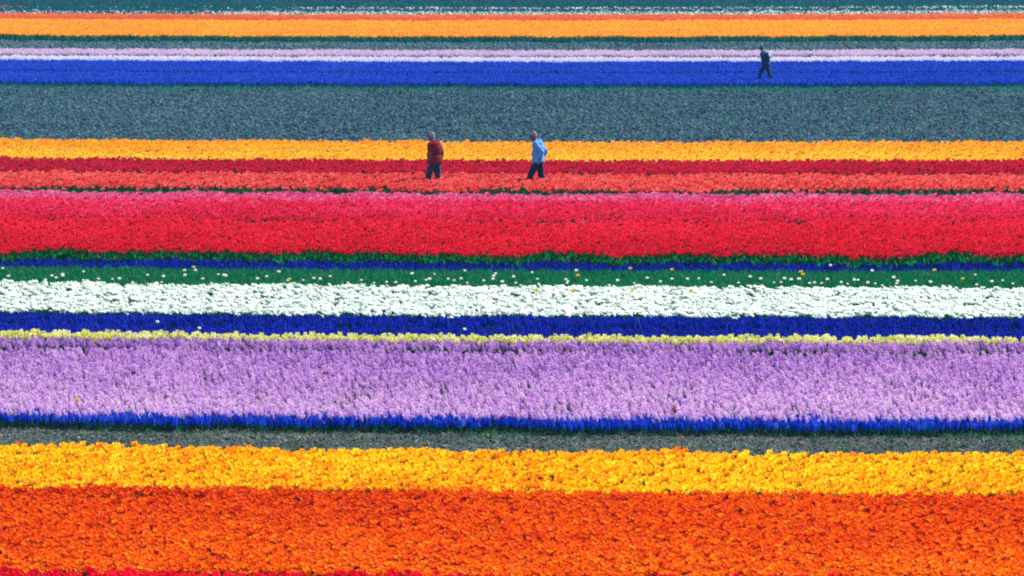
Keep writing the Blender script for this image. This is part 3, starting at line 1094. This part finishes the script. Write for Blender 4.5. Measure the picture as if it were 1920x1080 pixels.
SKIN = cloth_mat('skin', (124, 80, 70), .55, 0.0, 12, .08)
EYE = cloth_mat('eye', (24, 20, 20), .3, 0.0, 10, .05)
HAIR_GREY = cloth_mat('hair_grey', (140, 146, 160), .6, .1, 60, .3)
HAIR_WHITE = cloth_mat('hair_white', (150, 158, 170), .6, .1, 60, .2)
HAIR_DARK = cloth_mat('hair_dark', (70, 74, 80), .6, .1, 60, .3)
CAP_GREY = cloth_mat('cap_cloth', (96, 124, 146), .8, .1, 40, .15)
MAROON = cloth_mat('maroon_cotton', (122, 6, 44), .9, .0, 18, .2)
LIGHT_BLUE = cloth_mat('light_blue_cotton', (88, 170, 240), .85, .05, 18, .12)
SLATE = cloth_mat('slate_cotton', (40, 62, 108), .85, .1, 20, .2)
NAVY = cloth_mat('navy_cloth', (24, 36, 84), .85, .1, 20, .2)
INK = cloth_mat('dark_jacket_cloth', (18, 44, 92), .8, .1, 20, .25)
INK2 = cloth_mat('dark_trouser_cloth', (16, 42, 88), .85, .1, 20, .2)
LEATHER = cloth_mat('shoe_leather', (50, 42, 38), .5, 0, 20, .2)


def stand(u, v):
    p = ground_point(u, v)
    return (p.x, p.y, 0.0)


# man in the maroon shirt, turned a little to the viewer
J1 = dict(hip=(.0, 0, .94), chest=(-.02, 0, 1.27), neck=(-.06, 0, 1.48), head=(-.14, 0, 1.60), tilt=.35, belly=(-.03, 0, 0),
          knee_l=(-.15, -.11, .52), ankle_l=(-.20, -.11, .09), knee_r=(.01, .11, .50), ankle_r=(.20, .13, .12), toe_r=(-.12, 0, -.09),
          elbow_l=(.05, -.27, 1.14), wrist_l=(.0, -.24, .90), elbow_r=(.05, .29, 1.14), wrist_r=(.0, .28, .90))
look1 = dict(skin=SKIN, hair=HAIR_WHITE, hair_kind='short', top=MAROON, top_name='shirt', sleeve='short', bottom=SLATE, legs='trousers', shoe=LEATHER, loose=.062, hem=-.10)
person('man in a maroon short sleeved shirt and slate trousers walking left through coral tulips', stand(816, 361), math.radians(-38), .985, J1, look1)

# man in the light blue shirt, head bowed, arm bent behind him
J2 = dict(hip=(.0, 0, .94), chest=(-.01, 0, 1.27), neck=(-.065, 0, 1.475), head=(-.155, 0, 1.585), tilt=.55, belly=(-.03, 0, 0), back=True,
          knee_l=(-.20, -.10, .53), ankle_l=(-.30, -.10, .10), knee_r=(.04, .10, .50), ankle_r=(.26, .10, .14), toe_r=(-.11, 0, -.10),
          elbow_l=(.17, -.24, 1.15), wrist_l=(.10, -.20, .95), hand_l=(-.5, .3, -.8), elbow_r=(.15, .24, 1.15), wrist_r=(.10, .19, .95), hand_r=(-.5, -.3, -.8))
look2 = dict(skin=SKIN, hair=HAIR_GREY, hair_kind='short', top=LIGHT_BLUE, top_name='shirt', sleeve='long', bottom=NAVY, legs='trousers', shoe=LEATHER, loose=.042, hem=-.09)
person('man in a light blue shirt and navy trousers with bowed head walking left', stand(1010, 361), math.radians(-16), 1.0, J2, look2)

# far walker in dark clothes, mid stride
J3 = dict(hip=(.03, 0, .92), chest=(-.05, 0, 1.25), neck=(-.115, 0, 1.47), head=(-.195, 0, 1.60), tilt=.30,
          knee_l=(-.20, -.09, .52), ankle_l=(-.30, -.09, .10), knee_r=(.13, .09, .50), ankle_r=(.34, .09, .16), toe_r=(-.09, 0, -.12),
          elbow_l=(.04, -.26, 1.13), wrist_l=(-.04, -.23, .90), elbow_r=(.0, .24, 1.13), wrist_r=(-.04, .2, .90))
look3 = dict(skin=SKIN, hair=CAP_GREY, hair2=HAIR_DARK, hair_kind='cap', top=INK, top_name='jacket', sleeve='long', bottom=INK2, legs='trousers', shoe=LEATHER, loose=.055, hem=-.10)
r3, _ = person('far walker in dark jacket and cap striding left across the cobalt blue bed', stand(1435, 158), math.radians(-24), .99, J3, look3)

# his backpack
PACK = cloth_mat('backpack_cloth', (22, 46, 88), .8, .1, 25, .2)
PACK_PALE = cloth_mat('backpack_panel', (220, 238, 242), .6, .1, 25, .2)
bp = bpy.data.objects.new('backpack', None)
COL.objects.link(bp)
bp.location, bp.rotation_euler, bp.scale = r3.location, r3.rotation_euler, r3.scale
tag(bp, 'dark backpack with pale patches on the back of the far walker', 'backpack')
c = Vector((.135, 0, 1.22))
tiltb = Euler((0, -.20, 0))
bm = bmesh.new(); ball(bm, c, (.085, .15, .22), tiltb, 14); ball(bm, c + Vector((.0, 0, -.06)), (.105, .16, .16), tiltb, 14)
fuse(bm, 'bag', PACK, bp, .012, .5, 2)
for p, r in ((c + Vector((.02, -.09, .19)), (.065, .085, .05)), (c + Vector((.08, -.09, .05)), (.055, .085, .085)), (c + Vector((.10, -.08, -.13)), (.035, .06, .04))):
    bm = bmesh.new(); ball(bm, p, r, tiltb)
    fuse(bm, 'pocket', PACK_PALE, bp, .010, .5, 2)
for s in (-1, 1):
    bm = bmesh.new()
    limb(bm, [(c + Vector((-.06, .11 * s, .17)), .018), (Vector((-.09, .12 * s, 1.44)), .018), (Vector((-.20, .12 * s, 1.30)), .018), (Vector((-.16, .14 * s, 1.10)), .016), (c + Vector((-.05, .13 * s, -.14)), .016)])
    fuse(bm, 'strap', PACK_PALE, bp, .010, .5, 2)
